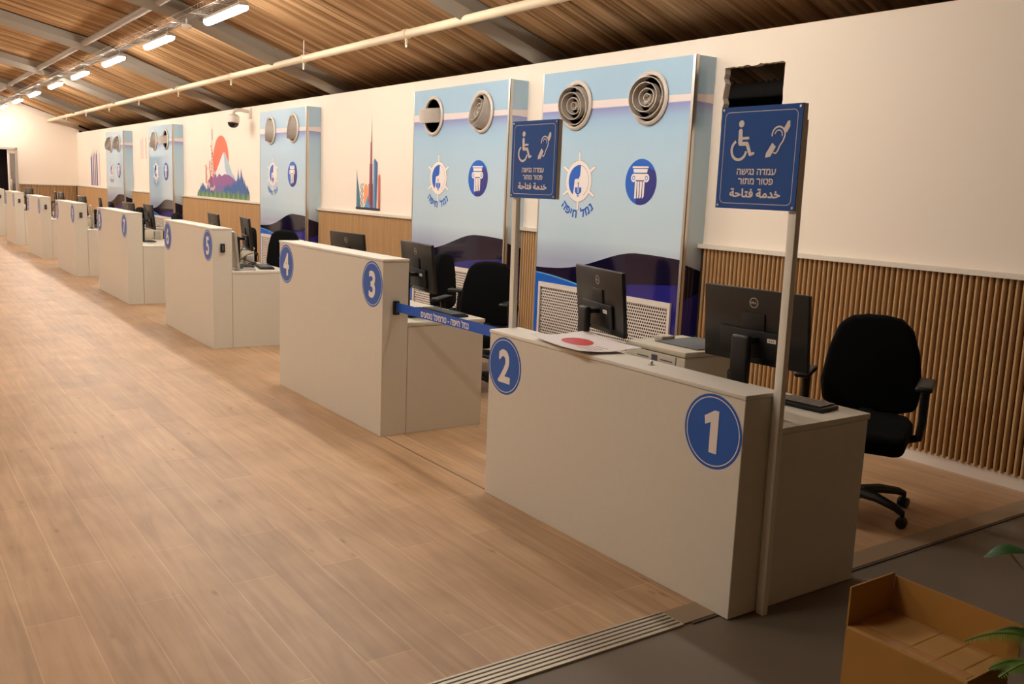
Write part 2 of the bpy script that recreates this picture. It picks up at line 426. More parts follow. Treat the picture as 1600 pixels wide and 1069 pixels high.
struct(G().box(-7.5, 6.7, -5, YE, 5.0, 5.05).build('roof', 'dark'))
def beam(Y):
    g = G()
    for (xa, xb) in ((6.4, 3.3), (3.3, -1), (-1, -7.4)):
        za, zb = roofz(xa)-.02, roofz(xb)-.02
        for (y0, y1, h0, h1) in ((Y-.042, Y+.042, -.12, -.105), (Y-.042, Y+.042, -.012, 0), (Y-.025, Y+.025, -.105, -.012)):
            g.add([(x, y, z) for x, z in ((xa, za), (xb, zb)) for y in (y0, y1) for z in (z+h0, z+h1)],
                  [(0, 1, 3, 2), (4, 6, 7, 5), (0, 4, 5, 1), (2, 3, 7, 6), (0, 2, 6, 4), (1, 5, 7, 3)])
    return struct(g.build('ceiling_beam', 'beam'))
BY = [2.7, 7.55, 12.4, 17.25, 22.1, 26.95]
for Y in BY: beam(Y)
for a, b in zip(BY, BY[1:]+[YE]):
    struct(G().tube([(3.12, a+.06, 3.74), (3.12, b-.06, 3.74)], .05, 10).build('ceiling_beam', 'beam', smooth=True))
struct(G().add([(6.0, YE-.04, roofz(6.0)-.16), (3.3, YE-.04, roofz(3.3)-.16), (3.3, YE-.04, roofz(3.3)-.06), (6.0, YE-.04, roofz(6.0)-.06)]+[(6.0, YE-.002, roofz(6.0)-.16), (3.3, YE-.002, roofz(3.3)-.16), (3.3, YE-.002, roofz(3.3)-.06), (6.0, YE-.002, roofz(6.0)-.06)],
       [(0, 1, 2, 3), (4, 5, 6, 7), (0, 1, 5, 4), (3, 2, 6, 7)]).build('trim_3', 'base'))

# slat cladding, cap and baseboard between the print panels
spans = []; y = -1.0
for a, b in PAN: spans.append((y, a)); y = b
spans.append((y, YE))
g = G(); gb = G(); gc = G(); gs = G()
for a, b in spans:
    gb.box(XW-.012, XW-.001, a, b, .08, ZC-.03)
    gc.box(XW-.062, XW-.001, a, b, ZC-.03, ZC)
    gs.box(XW-.026, XW-.001, a, b, 0, .085)
    n = int((b-a)/.040)
    for i in range(n):
        y0 = a+.006+i*.040
        g.add([(x, yy, z) for z in (.078, ZC-.031) for x, yy in ((XW-.013, y0), (XW-.034, y0+.002), (XW-.041, y0+.009), (XW-.041, y0+.017), (XW-.034, y0+.024), (XW-.013, y0+.026))],
              [(i_, (i_+1) % 6, 6+(i_+1) % 6, 6+i_) for i_ in range(6)]+[(5, 4, 3, 2, 1, 0), (6, 7, 8, 9, 10, 11)])
n = int((XW-.06-3.81)/.040)
for i in range(n):
    x0 = 3.81+i*.040; g.box(x0, x0+.026, YE-.04, YE-.012, .08, ZC-.031)
gb.box(3.8, XW-.05, YE-.012, YE-.001, .08, ZC-.03); gc.box(3.8, XW-.063, YE-.06, YE-.001, ZC-.03, ZC); gs.box(3.8, XW-.03, YE-.026, YE-.001, 0, .085)
clad = struct(g.build('trim_4', 'slat')); gb.build('backing_board', 'slat_back', clad)
struct(gc.build('trim_5', 'cap')); struct(gs.build('baseboard_right', 'base'))

# ---- duct seen in the wall hole
t = empty('round_duct', (5.95, 4.62, 2.3))
tag(t, 'black round duct inside the rough hole cut in the white wall', 'duct')
G().lathe([(.20, -.25), (.20, .12), (.17, .12), (.17, -.2)], 28, Mx.Rotation(R(-80), 4, 'Y')).build('duct_shell', 'black', t, smooth=True)
G().lathe([(.02, .1), (.02, .16), (.012, .16)], 12, Mx.Translation((-.16, .02, -.03)) @ Mx.Rotation(R(-80), 4, 'Y')).build('duct_bolt', 'silver', t)
G().box(-.03, .03, -.05, .05, .22, .55).build('duct_strap', 'greyp', t)
struct(G().box(5.86, 6.04, 4.5, 4.74, 0, 2.09).build('wall_stud', 'dark'))

# ------------------------------------------------------------------ vent cabinets with the printed fronts
HX = {'wave': 1}
def wave_y(t):          # top of the dark wave, t = 0 at the near edge, 1 at the far edge
    return .905+.235*(.5+.5*cos(pi*min(1, max(0, (t-.14)/.86))))-(.02 if t < .14 else 0)*(1-t/.14)
def jet(parent, y, z, rz, ry, side):
    """round ball-jet air vent; faces -x"""
    face = Mx.Translation((XP, y, z)) @ Mx.Rotation(R(-90), 4, 'Y')
    o = G().lathe([(.178, -.03), (.205, .002), (.216, .012), (.214, .018), (.196, .03), (.182, .022), (.178, -.03)], 40, face).build('air_vent', 'ventwhite', parent, smooth=True)
    G().lathe([(.19, .0), (.19, -.12), (.0, -.12)], 32, face).build('vent_cup', 'ventdark', o, smooth=True)
    tilt = Mx.Translation((XP, y, z)) @ Mx.Rotation(R(rz), 4, 'Z') @ Mx.Rotation(R(ry), 4, 'Y') @ Mx.Rotation(R(-90), 4, 'Y')
    g = G()
    for r, z0, z1 in ((.165, -.07, .075), (.118, -.04, .085), (.074, -.02, .06), (.034, -.02, .05)):
        g.lathe([(r, z0), (r, z1), (r-.006, z1), (r-.006, z0)], 36, tilt, closed=True)
    for a in (0, 90, 180, 270):
        g.box(.03, .165, -.003, .003, -.02, .0) if False else g.add([tilt @ (Mx.Rotation(R(a), 4, 'Z') @ V(p)) for p in [(.03, -.003, -.03), (.16, -.003, -.03), (.16, .003, -.03), (.03, .003, -.03), (.03, -.003, 0), (.16, -.003, 0), (.16, .003, 0), (.03, .003, 0)]],
              [(0, 1, 2, 3), (4, 5, 6, 7), (0, 1, 5, 4), (1, 2, 6, 5), (2, 3, 7, 6), (3, 0, 4, 7)])
    g.build('vent_rings', 'vent', o, smooth=True)
    G().tube([(XP-.02, y-.20, z), (XP-.02, y-.13, z)], .004, 8).build('vent_pin', 'alu', o)
    return o

def grille_mesh(L, H):
    """perforated sheet, staggered round holes (L along y, H along z)"""
    p = .0265; r = .0098; g = G(); vs = []; fs = []; idx = {}
    def vid(a, b):
        k = (round(a, 5), round(b, 5))
        if k not in idx: idx[k] = len(vs); vs.append((0, a, b))
        return idx[k]
    nx, nz = int(L/p), int(H/p)
    for i in range(nx):
        for j in range(nz):
            off = (p/2 if j % 2 else 0); cx, cz = (i+.5)*p+off, (j+.5)*p
            if cx+p/2 > L: continue
            sq = [(cx+p/2*u, cz+p/2*v) for u, v in ((1, 0), (1, 1), (0, 1), (-1, 1), (-1, 0), (-1, -1), (0, -1), (1, -1))]
            ci = [(cx+r*cos(k*pi/4), cz+r*sin(k*pi/4)) for k in range(8)]
            for k in range(8):
                fs.append((vid(*sq[k]), vid(*sq[(k+1) % 8]), vid(*ci[(k+1) % 8]), vid(*ci[k])))
    g.v, g.f, g.flat = vs, fs, True
    return g
GR = {}
def cabinet(i, a, b, label, jets, grille=True):
    W = b-a; H = 2.682
    root = empty('vent_cabinet', (0, 0, 0)); tag(root, label, 'cabinet', 'printed vent cabinets along the wall')
    G().box(XP, XW-.001, a, b, 0, H).build('cabinet_body', 'print', root)
    # aluminium corner angles
    G().box(XP-.004, XP+.03, a-.004, a+.001, 0, H+.002).box(XP-.004, XP+.0005, a-.004, a+.028, 0, H+.002).build('corner_trim', 'alu', root)
    G().box(XP-.003, XP+.0005, b-.012, b+.003, 0, H).build('corner_trim', 'alu', root)
    f = F2((XP, 0, 0), (0, 1, 0), (0, 0, 1), (-1, 0, 0))      # front: u = y (far), v = z
    f.poly('stripe', 1, [(a+.028, 2.342), (b-.012, 2.338), (b-.012, 2.413), (a+.028, 2.394)])
    n = 40; ts = [k/n for k in range(n+1)]; Y = lambda t: a+.028+(W-.04)*t
    top = [(Y(t), .90+.236*(math.exp(-((t-.25)/.36)**2) if t > .25 else 1-.06*((.25-t)/.25)**2)) for t in ts]
    low = [(Y(t), .86-.075*math.exp(-((t-.62)/.25)**2)+.06*(1-t)**3) for t in ts]
    f.poly('navy', 1, top+[(Y(1), 0), (Y(0), 0)])
    f.poly('purple', 2, low+[(Y(1), 0), (Y(0), 0)])
    f.poly('lightblue', 3, [(Y(t), .872-.33*(1-t)**1.6-.012) for t in ts if t >= .3]+[(Y(1), 0), (Y(.3), 0)])
    f.poly('royal', 4, [(Y(t), .862-.33*(1-t)**1.6-.014) for t in ts if t >= .28]+[(Y(1), 0), (Y(.28), 0)])
    f.poly('royal', 4, [(Y(t), .50-.30*t) for t in ts if t <= .5]+[(Y(.5), 0), (Y(0), 0)])
    f.build(root, {'stripe': 'printed_stripe', 'navy': 'printed_wave', 'purple': 'printed_wave', 'royal': 'printed_wave', 'lightblue': 'printed_wave'})
    s = F2((XP, a, 0), (1, 0, 0), (0, 0, 1), (0, -1, 0))      # near side, u = x
    D = XW-XP
    s.poly('stripe', 1, [(.03, 2.342), (D, 2.335), (D, 2.405), (.03, 2.394)])
    s.poly('navy', 1, [(.03, 1.085), (D, 1.03), (D, 0), (.03, 0)])
    s.poly('purple', 2, [(.03, .80), (D, .86), (D, 0), (.03, 0)])
    s.poly('royal', 3, [(.03, .5), (D, .52), (D, 0), (.03, 0)])
    s.build(root, {'stripe': 'printed_stripe', 'navy': 'printed_wave', 'purple': 'printed_wave', 'royal': 'printed_wave'})
    for (y, z, rz, ry) in jets: jet(root, a+y, z, rz, ry, 0)
    # ship's wheel emblem, image-left of the panel = far side; u runs the other way so that letters read correctly
    cy, cz = a+1.345, 1.715
    e = F2((XP, cy, cz), (0, -1, 0), (0, 0, 1), (-1, 0, 0))
    for k in range(6):
        an = R(90+60*k); c, q = cos(an), sin(an)
        e.stroke('outline', 1, [(.15*c, .15*q), (.242*c, .242*q)], .034); e.stroke('white', 3, [(.15*c, .15*q), (.242*c, .242*q)], .027)
    e.ring('outline', 1, 0, 0, .12, .184); e.ring('white', 3, 0, 0, .143, .180); e.disc('white', 2, 0, 0, .15); e.ring('outline', 4, 0, 0, .140, .144, -60, 100)
    bl = [(.025*1+.0, .14), (.022, .09), (.018, .05), (.0, .022), (-.03, .022), (-.055, .015), (-.06, -.03), (-.066, -.08), (-.075, -.118)]
    arc = [(.14*cos(R(t)), .14*sin(R(t))) for t in range(237, 78, -8)]
    e.poly('royal', 4, bl+arc)
    e.poly('royal', 4, [(-.045, -.055), (-.012, -.055), (-.012, -.11), (-.045, -.10)]); e.poly('royal', 4, [(.012, -.055), (.045, -.055), (.045, -.10), (.012, -.11)])
    e.poly('royal', 4, [(-.04, -.105), (.04, -.105), (0, -.14)]); e.stroke('royal', 5, [(0, -.02), (0, -.12)], .009); e.disc('outline', 6, 0, -.018, .010, 12)
    e.stroke('white', 5, [(-.045, -.10), (-.02, -.118), (0, -.122), (.02, -.118), (.045, -.10)], .008)
    word = 'נמל חיפה'; wd = [.036, .055, .046, .036, .056, .024, .05, .055]; ang = -46.0
    for ch, w in zip(word, wd):                              # right to left along the lower arc
        ang_c = ang-math.degrees(w/2/.275)
        if ch != ' ':
            a_ = R(ang_c); e.text('blue', 2, ch, .285*cos(a_), .285*sin(a_), .074, .035, 1, a_+pi/2)
        ang = ang_c-math.degrees((w/2+.011)/.275)
    o_ = e.build(root, {'outline': 'emblem_outline', 'white': 'emblem_wheel', 'royal': 'emblem_figure', 'blue': 'lettering'})
    # round badge with an ionic column
    q = F2((XP, a+.535, 1.72), (0, -1, 0), (0, 0, 1), (-1, 0, 0))
    q.disc('royal', 1, 0, 0, .187, 56)
    q.poly('badge_navy', 2, [(.085, .115)]+[(.187*cos(R(t)), .187*sin(R(t))) for t in range(28, -112, -7)]+[(-.045, -.13), (-.05, .0), (.02, .1)])
    q.poly('white', 3, [(-.105, .127), (.085, .127), (.085, .112), (-.105, .112)]); q.poly('white', 3, [(-.095, .105), (.078, .105), (.07, .075), (-.088, .075)])
    q.poly('white', 3, [(-.1, .066), (.08, .066), (.08, .035), (.04, .014), (-.06, .014), (-.1, .035)])
    for cx in (-.085, .067): q.disc('white', 3, cx, .032, .034, 20); q.ring('royal', 4, cx, .032, .012, .018, 0, 360, 16)
    for k in range(4): q.poly('white', 3, [(-.068+k*.031, .005), (-.044+k*.031, .005), (-.046+k*.031, -.135+.006*k), (-.066+k*.031, -.135)])
    q.build(root, {'royal': 'round_badge', 'badge_navy': 'badge_shadow', 'white': 'badge_column'})
    if grille:
        L, Hh = W-.17, .66; gy, gz = a+.085, .11
        fr = G().box(XP-.02, XP, gy, gy+L, gz, gz+.03).box(XP-.02, XP, gy, gy+L, gz+Hh-.045, gz+Hh).box(XP-.02, XP, gy, gy+.03, gz+.03, gz+Hh-.045).box(XP-.02, XP, gy+L-.03, gy+L, gz+.03, gz+Hh-.045)
        fo = fr.build('grille', 'grille', root)
        key = round(L, 2)
        if key not in GR: GR[key] = grille_mesh(L-.06, Hh-.075)
        GR[key].build('grille_mesh', 'grille', fo, loc=(XP-.012, gy+.03, gz+.03))
        G().box(XP-.006, XP-.0045, gy+.03, gy+L-.03, gz+.03, gz+Hh-.045).build('grille_backing', 'grilledark', fo)
    return root
cabinet(0, *PAN[0], 'light blue printed vent cabinet right behind counters 1 and 2, beside the wall hole', [(.483, 2.385, 12, 2), (1.42, 2.375, 10, -8)])
cabinet(1, *PAN[1], 'light blue printed vent cabinet whose far vent drum sticks straight out, behind counter 3', [(.49, 2.39, -9, 16), (1.48, 2.39, 0, 84)])
cabinet(2, *PAN[2], 'light blue printed vent cabinet between the mountain mural and the skyline mural', [(.49, 2.39, -16, 10), (1.42, 2.38, -22, 6)])
cabinet(3, *PAN[3], 'light blue printed vent cabinet just beyond the mountain mural', [(.49, 2.38, 0, 80), (1.42, 2.38, -10, 10)])
cabinet(4, *PAN[4], 'pale glaring vent cabinet, the last one before the end wall', [(.49, 2.38, 15, 10), (1.42, 2.38, 15, 10)])

# ------------------------------------------------------------------ murals on the wall
def mural(label, y0, y1, z0):
    r = empty('wall_mural', (0, 0, 0)); tag(r, label, 'mural')
    W = y1-y0
    f = F2((XW, y1, z0), (0, -1, 0), (0, 0, 1), (-1, 0, 0)); return r, f, W
r, f, W = mural('mural of a snowy mountain, orange sun and pine forest above the slats', 15.74, 18.82, 1.262)
f.disc('mur_orange', 1, 1.46, .70, .45, 48, .44)
f.poly('mur_snow', 2, [(.92, .34), (1.22, .52), (1.48, .74), (1.60, .83), (1.70, .83), (1.85, .70), (2.10, .46), (2.45, .30)])
f.poly('mur_ice', 3, [(1.62, .83), (1.70, .83), (1.85, .70), (2.10, .46), (2.30, .36), (1.86, .34), (1.70, .55)])
f.poly('mur_plum', 4, [(.6, 0), (.62, .28), (.85, .40), (1.0, .38), (1.12, .46), (1.22, .37), (1.36, .45), (1.5, .40), (1.68, .44), (1.95, .42), (2.2, .36), (2.5, .25), (2.8, .1), (2.8, 0)])
f.poly('mur_violet', 5, [(.7, 0), (.8, .16), (1.1, .24), (1.5, .22), (1.9, .2), (2.3, .14), (2.3, 0)])
for k in range(15):
    x = .08+k*.10+random.uniform(-.02, .02); h = .27+.08*sin(k*.9)+random.uniform(-.04, .06)-(abs(k-5)*.022)
    if k > 8: h *= .6
    f.poly('mur_blue', 6, [(x-.12, 0), (x-.1, h*.5), (x-.05, h*.7), (x, h), (x+.05, h*.7), (x+.1, h*.5), (x+.12, 0)])
for k in range(16):
    x = 1.7+k*.082; h = .24+.016*k+random.uniform(-.03, .05)-(0 if k < 12 else (k-11)*.06)
    if k in (9, 11): h += .14
    f.poly('mur_blue', 6, [(x-.1, 0), (x-.09, h*.5), (x-.04, h*.7), (x, h), (x+.04, h*.7), (x+.09, h*.5), (x+.1, 0)])
for k in range(34):
    x = .06+k*.088; h = .10+.07*random.random()
    f.poly('mur_green' if k % 3 else 'mur_olive', 7+(k % 2), [(x-.05, 0), (x-.03, h*.6), (x, h), (x+.03, h*.6), (x+.05, 0)])
for (x0, z1) in ((.55, .62), (.78, .70), (.92, 1.02), (1.0, .86)):          # blossom sprays
    f.stroke('mur_pink', 9, [(x0+.12, .18), (x0+.05, .4), (x0, z1*.75), (x0-.01, z1)], .012, False)
    for k in range(9):
        t = .35+.65*k/9; f.disc('mur_pink' if k % 3 else 'mur_terra', 10, x0+.05*(1-t)+random.uniform(-.04, .04), .1+(z1-.1)*t, .026, 8)
for k in range(9): f.disc('mur_rose', 10, .62+.06*k+random.uniform(-.03, .03), .20+random.uniform(-.06, .08), .035, 8)
for k in range(6): f.disc('mur_wine', 10, .96+random.uniform(-.02, .02), 1.08+.035*k, .018, 8)
f.build(r, {k: n_ for k, n_ in dict(mur_orange='sun', mur_snow='snow_cap', mur_ice='shaded_snow', mur_plum='mountain_slope', mur_violet='mountain_foot', mur_blue='blue_trees', mur_green='tree_pattern', mur_olive='tree_pattern', mur_pink='blossom', mur_terra='blossom', mur_rose='blossom', mur_wine='blossom').items()})
r, f, W = mural('mural of a city skyline with one very tall thin maroon tower', 10.80, 11.56, 1.262)
f.poly('mur_teal', 1, [(.03, .03), (.03, .44), (.028, .56), (.06, .42), (.12, .26), (.16, .03)])
for k in range(7): f.stroke('mur_ink', 2, [(.15+(k % 2)*.05, .05+k*.045), (.2-(k % 2)*.05, .095+k*.045)], .01, False); f.stroke('mur_ink', 2, [(.2+(k % 2)*.02, .05+k*.045), (.25-(k % 2)*.05, .095+k*.045)], .01, False)
f.poly('mur_peach', 3, [(.26, .1), (.26, .3), (.28, .34), (.32, .36), (.36, .34), (.38, .3), (.38, .1)])
f.poly('mur_wine', 4, [(.40, .05), (.40, .36), (.42, .36), (.42, .62), (.435, .62), (.44, .9), (.455, .9), (.462, 1.05), (.466, 1.27), (.472, 1.05), (.48, .9), (.49, .62), (.50, .62), (.505, .36), (.52, .36), (.52, .05)])
f.poly('mur_maroon', 5, [(.46, .05), (.46, .62), (.49, .62), (.505, .36), (.52, .36), (.53, .05)])
f.poly('mur_sky', 6, [(.26, .03), (.34, .13), (.38, .22), (.42, .1), (.5, .03)])
f.poly('mur_sky', 6, [(.545, .05), (.535, .66), (.57, .69), (.60, .05)]); f.poly('mur_slate', 7, [(.57, .69), (.655, .63), (.63, .05), (.595, .05)])
f.poly('mur_terra', 7, [(.68, .05), (.675, .42), (.69, .48), (.715, .49), (.735, .46), (.74, .05)])
f.poly('mur_ink', 8, [(.02, .02), (.74, .02), (.74, .05), (.02, .05)])
f.build(r, dict(mur_teal='sail_building', mur_ink='lattice', mur_peach='round_building', mur_wine='tall_tower', mur_maroon='tower_shade', mur_sky='blue_tower', mur_slate='blue_tower', mur_terra='brick_tower'))
r, f, W = mural('faded mural of purple towers close to the end wall corner', 28.0, 29.6, 1.262)
for k, (x, w, h, c) in enumerate(((.12, .2, .86, 'mur_slate'), (.42, .16, .93, 'mur_mauve'), (.68, .14, .96, 'mur_mauve'), (.9, .16, .93, 'mur_slate'), (1.3, .1, .98, 'mur_rose'))):
    f.poly(c, 1+k, [(x, .02), (x, h-.06), (x+w*.3, h), (x+w*.5, h+.12), (x+w*.7, h), (x+w, h-.06), (x+w, .02)])
f.build(r, dict(mur_slate='purple_tower', mur_mauve='mauve_tower', mur_rose='pink_tower'))
r, f, W = mural('faint pink mural between the last two vent cabinets', 22.7, 23.6, 1.262)
for k, (x, w, h) in enumerate(((.15, .07, 1.25), (.32, .07, 1.3), (.62, .09, 1.28))):
    f.poly('mur_rose', 1+k, [(x, .75), (x, h-.1), (x+w/2, h), (x+w, h-.1), (x+w, .75)])
f.build(r, dict(mur_rose='pink_spire'))

# ------------------------------------------------------------------ service counters
ONE = [(-.045, .055), (.005, .085), (.028, .085), (.028, -.085), (-.012, -.085), (-.012, .035), (-.04, .022)]
def counter(i, a, b, nums, label, Hh, socket):
    root = empty('service_counter', (0, 0, 0)); tag(root, label, 'counter', 'row of numbered service counters')
    x1 = XD+TD
    G().box(XD, x1, a, b, 0, Hh-.018).build('front_panel', 'laminate', root, bevel=.002, seg=1)
    G().box(XD-.004, x1+.002, a-.003, b+.003, Hh-.017, Hh).build('ledge_top', 'ledge', root, bevel=.0025)
    xb = XB+(.015 if i == 0 else 0)
    G().box(x1+.003, xb, a-.002, b+.002, .712, .738).build('worktop', 'laminate', root, bevel=.003)
    for y in (a, b-.02): G().box(x1+.003, xb-.012, y, y+.02, 0, .711).build('end_panel', 'laminate', root, bevel=.0015, seg=1)
    G().box(x1+.003, x1+.02, a+.021, b-.021, .1, .711).build('modesty_panel', 'laminate', root)
    for y, num in ((a+.150, nums[0]), (b-.143, nums[1])):
        z = Hh-.172
        d = F2((XD, y, z), (0, -1, 0), (0, 0, 1), (-1, 0, 0)); d.disc('blue', 0, 0, 0, .148, 64); d.ring('white', 1, 0, 0, .133, .137, 0, 360, 64)
        if num == '1': d.poly('white', 2, [(p*1.0, q_*1.0) for p, q_ in ONE])
        else: d.text('white', 2, num, 0, 0, .162, .030, .94 if len(num) == 1 else .72)
        ob = {o.name.split('.')[0]: o for o in d.build(root, {'blue': 'number_disc', 'white': 'numeral'})}
        ob['numeral'].parent = ob['number_disc']
    if socket:
        z = 1.0 if i != 1 else .84
        s = G().box(x1-.112, x1-.072, a-.022, a, z-.077 if i != 1 else z-.045, z+.005 if i != 1 else z+.045).build('belt_socket', 'black', root, bevel=.004)
        G().box(x1-.098, x1-.086, a-.024, a-.0215, z-.06 if i != 1 else z-.03, z-.012 if i != 1 else z+.03).build('socket_slot', 'greyp', s)
    return root
words_ = ['front pale service counter, lower than the others, numbered 1 and 2', 'pale service counter numbered 3 and 4 with the blue belt fixed to its end', 'pale service counter numbered 5 and 6', 'pale service counter numbered 7 and 8',
          'pale service counter numbered 9 and 10 beyond counter 8', 'pale service counter numbered 11 and 12, third one beyond counter 8 counting back from the door end', 'pale service counter numbered 13 and 14, last one but one', 'last pale service counter, cut by the picture edge near the door']
words_[5] = 'pale service counter numbered 11 and 12, second one beyond counter 8'
for i, (a, b) in enumerate(DESK):
    counter(i, a, b, (str(2*i+1), str(2*i+2)), words_[i], .888 if i == 0 else 1.15, i not in (0, 3))

# belt barrier between counters 3 and 2
bl = empty('barrier_belt', (0, 0, 0)); tag(bl, 'blue barrier belt with white lettering stretched between counters 3 and 2', 'belt')
p0, p1 = V((2.735, 5.172, .845)), V((2.70, 3.9575, .86))
dirv = (p1-p0).normalized(); nrm = V((-dirv.y, dirv.x, 0)).normalized(); nrm = nrm if nrm.x < 0 else -nrm; upv = dirv.cross(nrm).normalized(); upv = upv if upv.z > 0 else -upv
g = G(); hb = .029
g.add([p+upv*h+nrm*t for p in (p0, p1) for h in (-hb, hb) for t in (-.0008, .0008)], [(0, 1, 3, 2), (4, 6, 7, 5), (0, 4, 5, 1), (2, 3, 7, 6), (0, 2, 6, 4), (1, 5, 7, 3)])
g.build('belt_strap', 'belt', bl)
mid = p0+(p1-p0)*.50
f = F2(mid+nrm*.0008, dirv, upv, nrm); f.text('white', 0, 'נמל חיפה - טרמינל נוסעים'[::-1], 0, -.002, .036, .03, 1.02); f.build(bl)

# ------------------------------------------------------------------ sign stands
def sign(x, yp, side, zfoot, label):
    """board at x, pole at yp; the board reaches from the pole to side"""
    root = empty('sign_stand', (0, 0, 0)); tag(root, label, 'sign', 'blue accessible counter signs on poles')
    G().box(x+.008, x+.036, yp-.018, yp+.018, zfoot, 1.90).build('pole', 'polewhite', root, bevel=.002, warp=lambda c: V((c.x+.017*max(0, 1-c.z/1.57), c.y, c.z)))
    y0, y1 = (yp-.02, yp+.365) if side > 0 else (yp-.365, yp+.02)
    G().box(x+.001, x+.0255, y0, y1, 1.572, 1.957).build('sign_edge', 'polewhite', root, bevel=.0015, seg=1)
    bo = G().box(x-.003, x+.0008, y0, y1, 1.572, 1.957).build('sign_board', 'signblue', root)
    f = F2((x-.003, (y0+y1)/2, 1.7645), (0, -1, 0), (0, 0, 1), (-1, 0, 0))
    h = .172
    crn = []
    for cx, cy, a0 in ((h-.02, h-.02, 0), (-h+.02, h-.02, 90), (-h+.02, -h+.02, 180), (h-.02, -h+.02, 270)):
        for k in range(6): crn.append((cx+.02*cos(R(a0+18*k)), cy+.02*sin(R(a0+18*k))))
    f.stroke('white', 0, crn+crn[:1], .0022, False)
    # wheelchair symbol
    f.disc('white', 1, -.088, .128, .0135, 24); f.stroke('white', 1, [(-.090, .10), (-.088, .056)], .020); f.stroke('white', 1, [(-.088, .073), (-.050, .074)], .010)
    f.stroke('white', 1, [(-.088, .053), (-.054, .053), (-.036, .014)], .015); f.stroke('white', 1, [(-.036, .012), (-.020, .017)], .010)
    f.ring('white', 1, -.092, .030, .031, .042, 118, 352, 40)
    # hearing symbol: ear with a hatched band
    f.ring('white', 1, .092, .083, .026, .0325, -38, 190, 30); f.ring('white', 1, .092, .083, .0145, .019, -20, 170, 20)
    f.stroke('white', 1, [(.1165, .063), (.102, .044), (.094, .026), (.086, .016), (.076, .018)], .006)
    f.poly('white', 1, [(.112, .103), (.128, .089), (.142, .112), (.140, .132), (.130, .132)]); f.poly('white', 1, [(.066, .055), (.084, .040), (.062, .004), (.038, .0), (.040, .016)])
    f.text('white', 1, 'עמדה נגישה'[::-1], -.0, -.050, .025, .026, 1.06); f.text('white', 1, 'פטור מתור'[::-1], -.0, -.086, .025, .026, 1.06)
    f.text('white', 1, '\uFE94\uFEA3\uFE8E\uFE98\uFED3 \uFE94\uFEE3\uFEAA\uFEA7', -.0, -.132, .030, .035, 1.25)
    f.build(bo, {'white': 'lettering'})
    for sy in (-1, 1):
        for sz in (-1, 1):
            G().lathe([(.005, 0), (.005, .002), (.0, .003)], 12, Mx.Translation((x-.003, (y0+y1)/2+sy*.181, 1.7645+sz*.181)) @ Mx.Rotation(R(-90), 4, 'Y')).build('screw', 'alu', bo)
    return root
sign(2.768, 2.205, 1, -.004, 'blue accessibility sign on a cream pole beside the end of counter 1')
sign(2.768, 3.985, -1, 0, 'blue accessibility sign on a cream pole behind the number 2 end of the front counter')

# ------------------------------------------------------------------ equipment
def monitor(label='x'):
    r = empty('computer_monitor'); tag(r, label, 'monitor', 'computer monitors on the counters')
    W, H = .535, .325; zc = .335
    tilt = Mx.Rotation(R(-6), 3, 'Y'); wp = lambda c: tilt @ (c-V((0, 0, zc)))+V((0, 0, zc))
    G().box(-.012, .012, -W/2, W/2, zc-H/2, zc+H/2).build('housing', 'satin', r, bevel=.006, warp=wp)
    G().box(.0122, .0132, -W/2+.008, W/2-.008, zc-H/2+.018, zc+H/2-.008).build('screen', 'screen', r, warp=wp)
    G().box(-.028, -.012, -.17, .17, zc-H/2+.03, zc-.01).build('rear_bulge', 'black', r, bevel=.006, warp=wp)
    G().box(-.020, -.011, -.06, .06, zc-.05, zc+.06).build('mount_plate', 'black', r, bevel=.003, warp=wp)
    G().box(-.105, -.07, -.045, .045, .012, zc-.03).build('stand_column', 'black', r, bevel=.012, seg=3)
    G().box(-.09, -.018, -.04, .04, zc-.065, zc-.04).build('stand_arm', 'black', r, bevel=.006)
    G().box(-.165, .06, -.12, .12, 0, .014).build('stand_base', 'black', r, bevel=.005)
    f = F2(wp(V((-.0123, 0, zc+.105))), (0, -1, 0), tilt @ V((0, 0, 1)), tilt @ V((-1, 0, 0)))
    f.ring('silver', 1, 0, 0, .0185, .0225, 0, 360, 32); f.text('silver', 1, 'D', -.0115, 0, .0085, .05, 1); f.text('silver', 1, 'E', -.0035, .0006, .0085, .05, 1, .35); f.text('silver', 1, 'LL', .0075, 0, .0085, .05, 1)
    f.build(r, {'silver': 'logo'})
    f = F2(wp(V((-.029, -.105, zc-.045))), (0, -1, 0), tilt @ V((0, 0, 1)), tilt @ V((-1, 0, 0)))
    f.poly('white', 1, [(-.022, -.009), (.022, -.009), (.022, .009), (-.022, .009)])
    for k in range(3): f.poly('outline', 2, [(-.014+k*.01, -.003), (-.008+k*.01, -.003), (-.008+k*.01, .003), (-.014+k*.01, .003)])
    f.build(r, {'white': 'sticker', 'outline': 'sticker_print'})
    G().tube([(-.02, .06, .20), (-.06, .08, .13), (-.075, .06, .06), (-.06, .09, .018)], .004, 8).build('cable', 'black', r, smooth=True)
    return r
TZ = .738
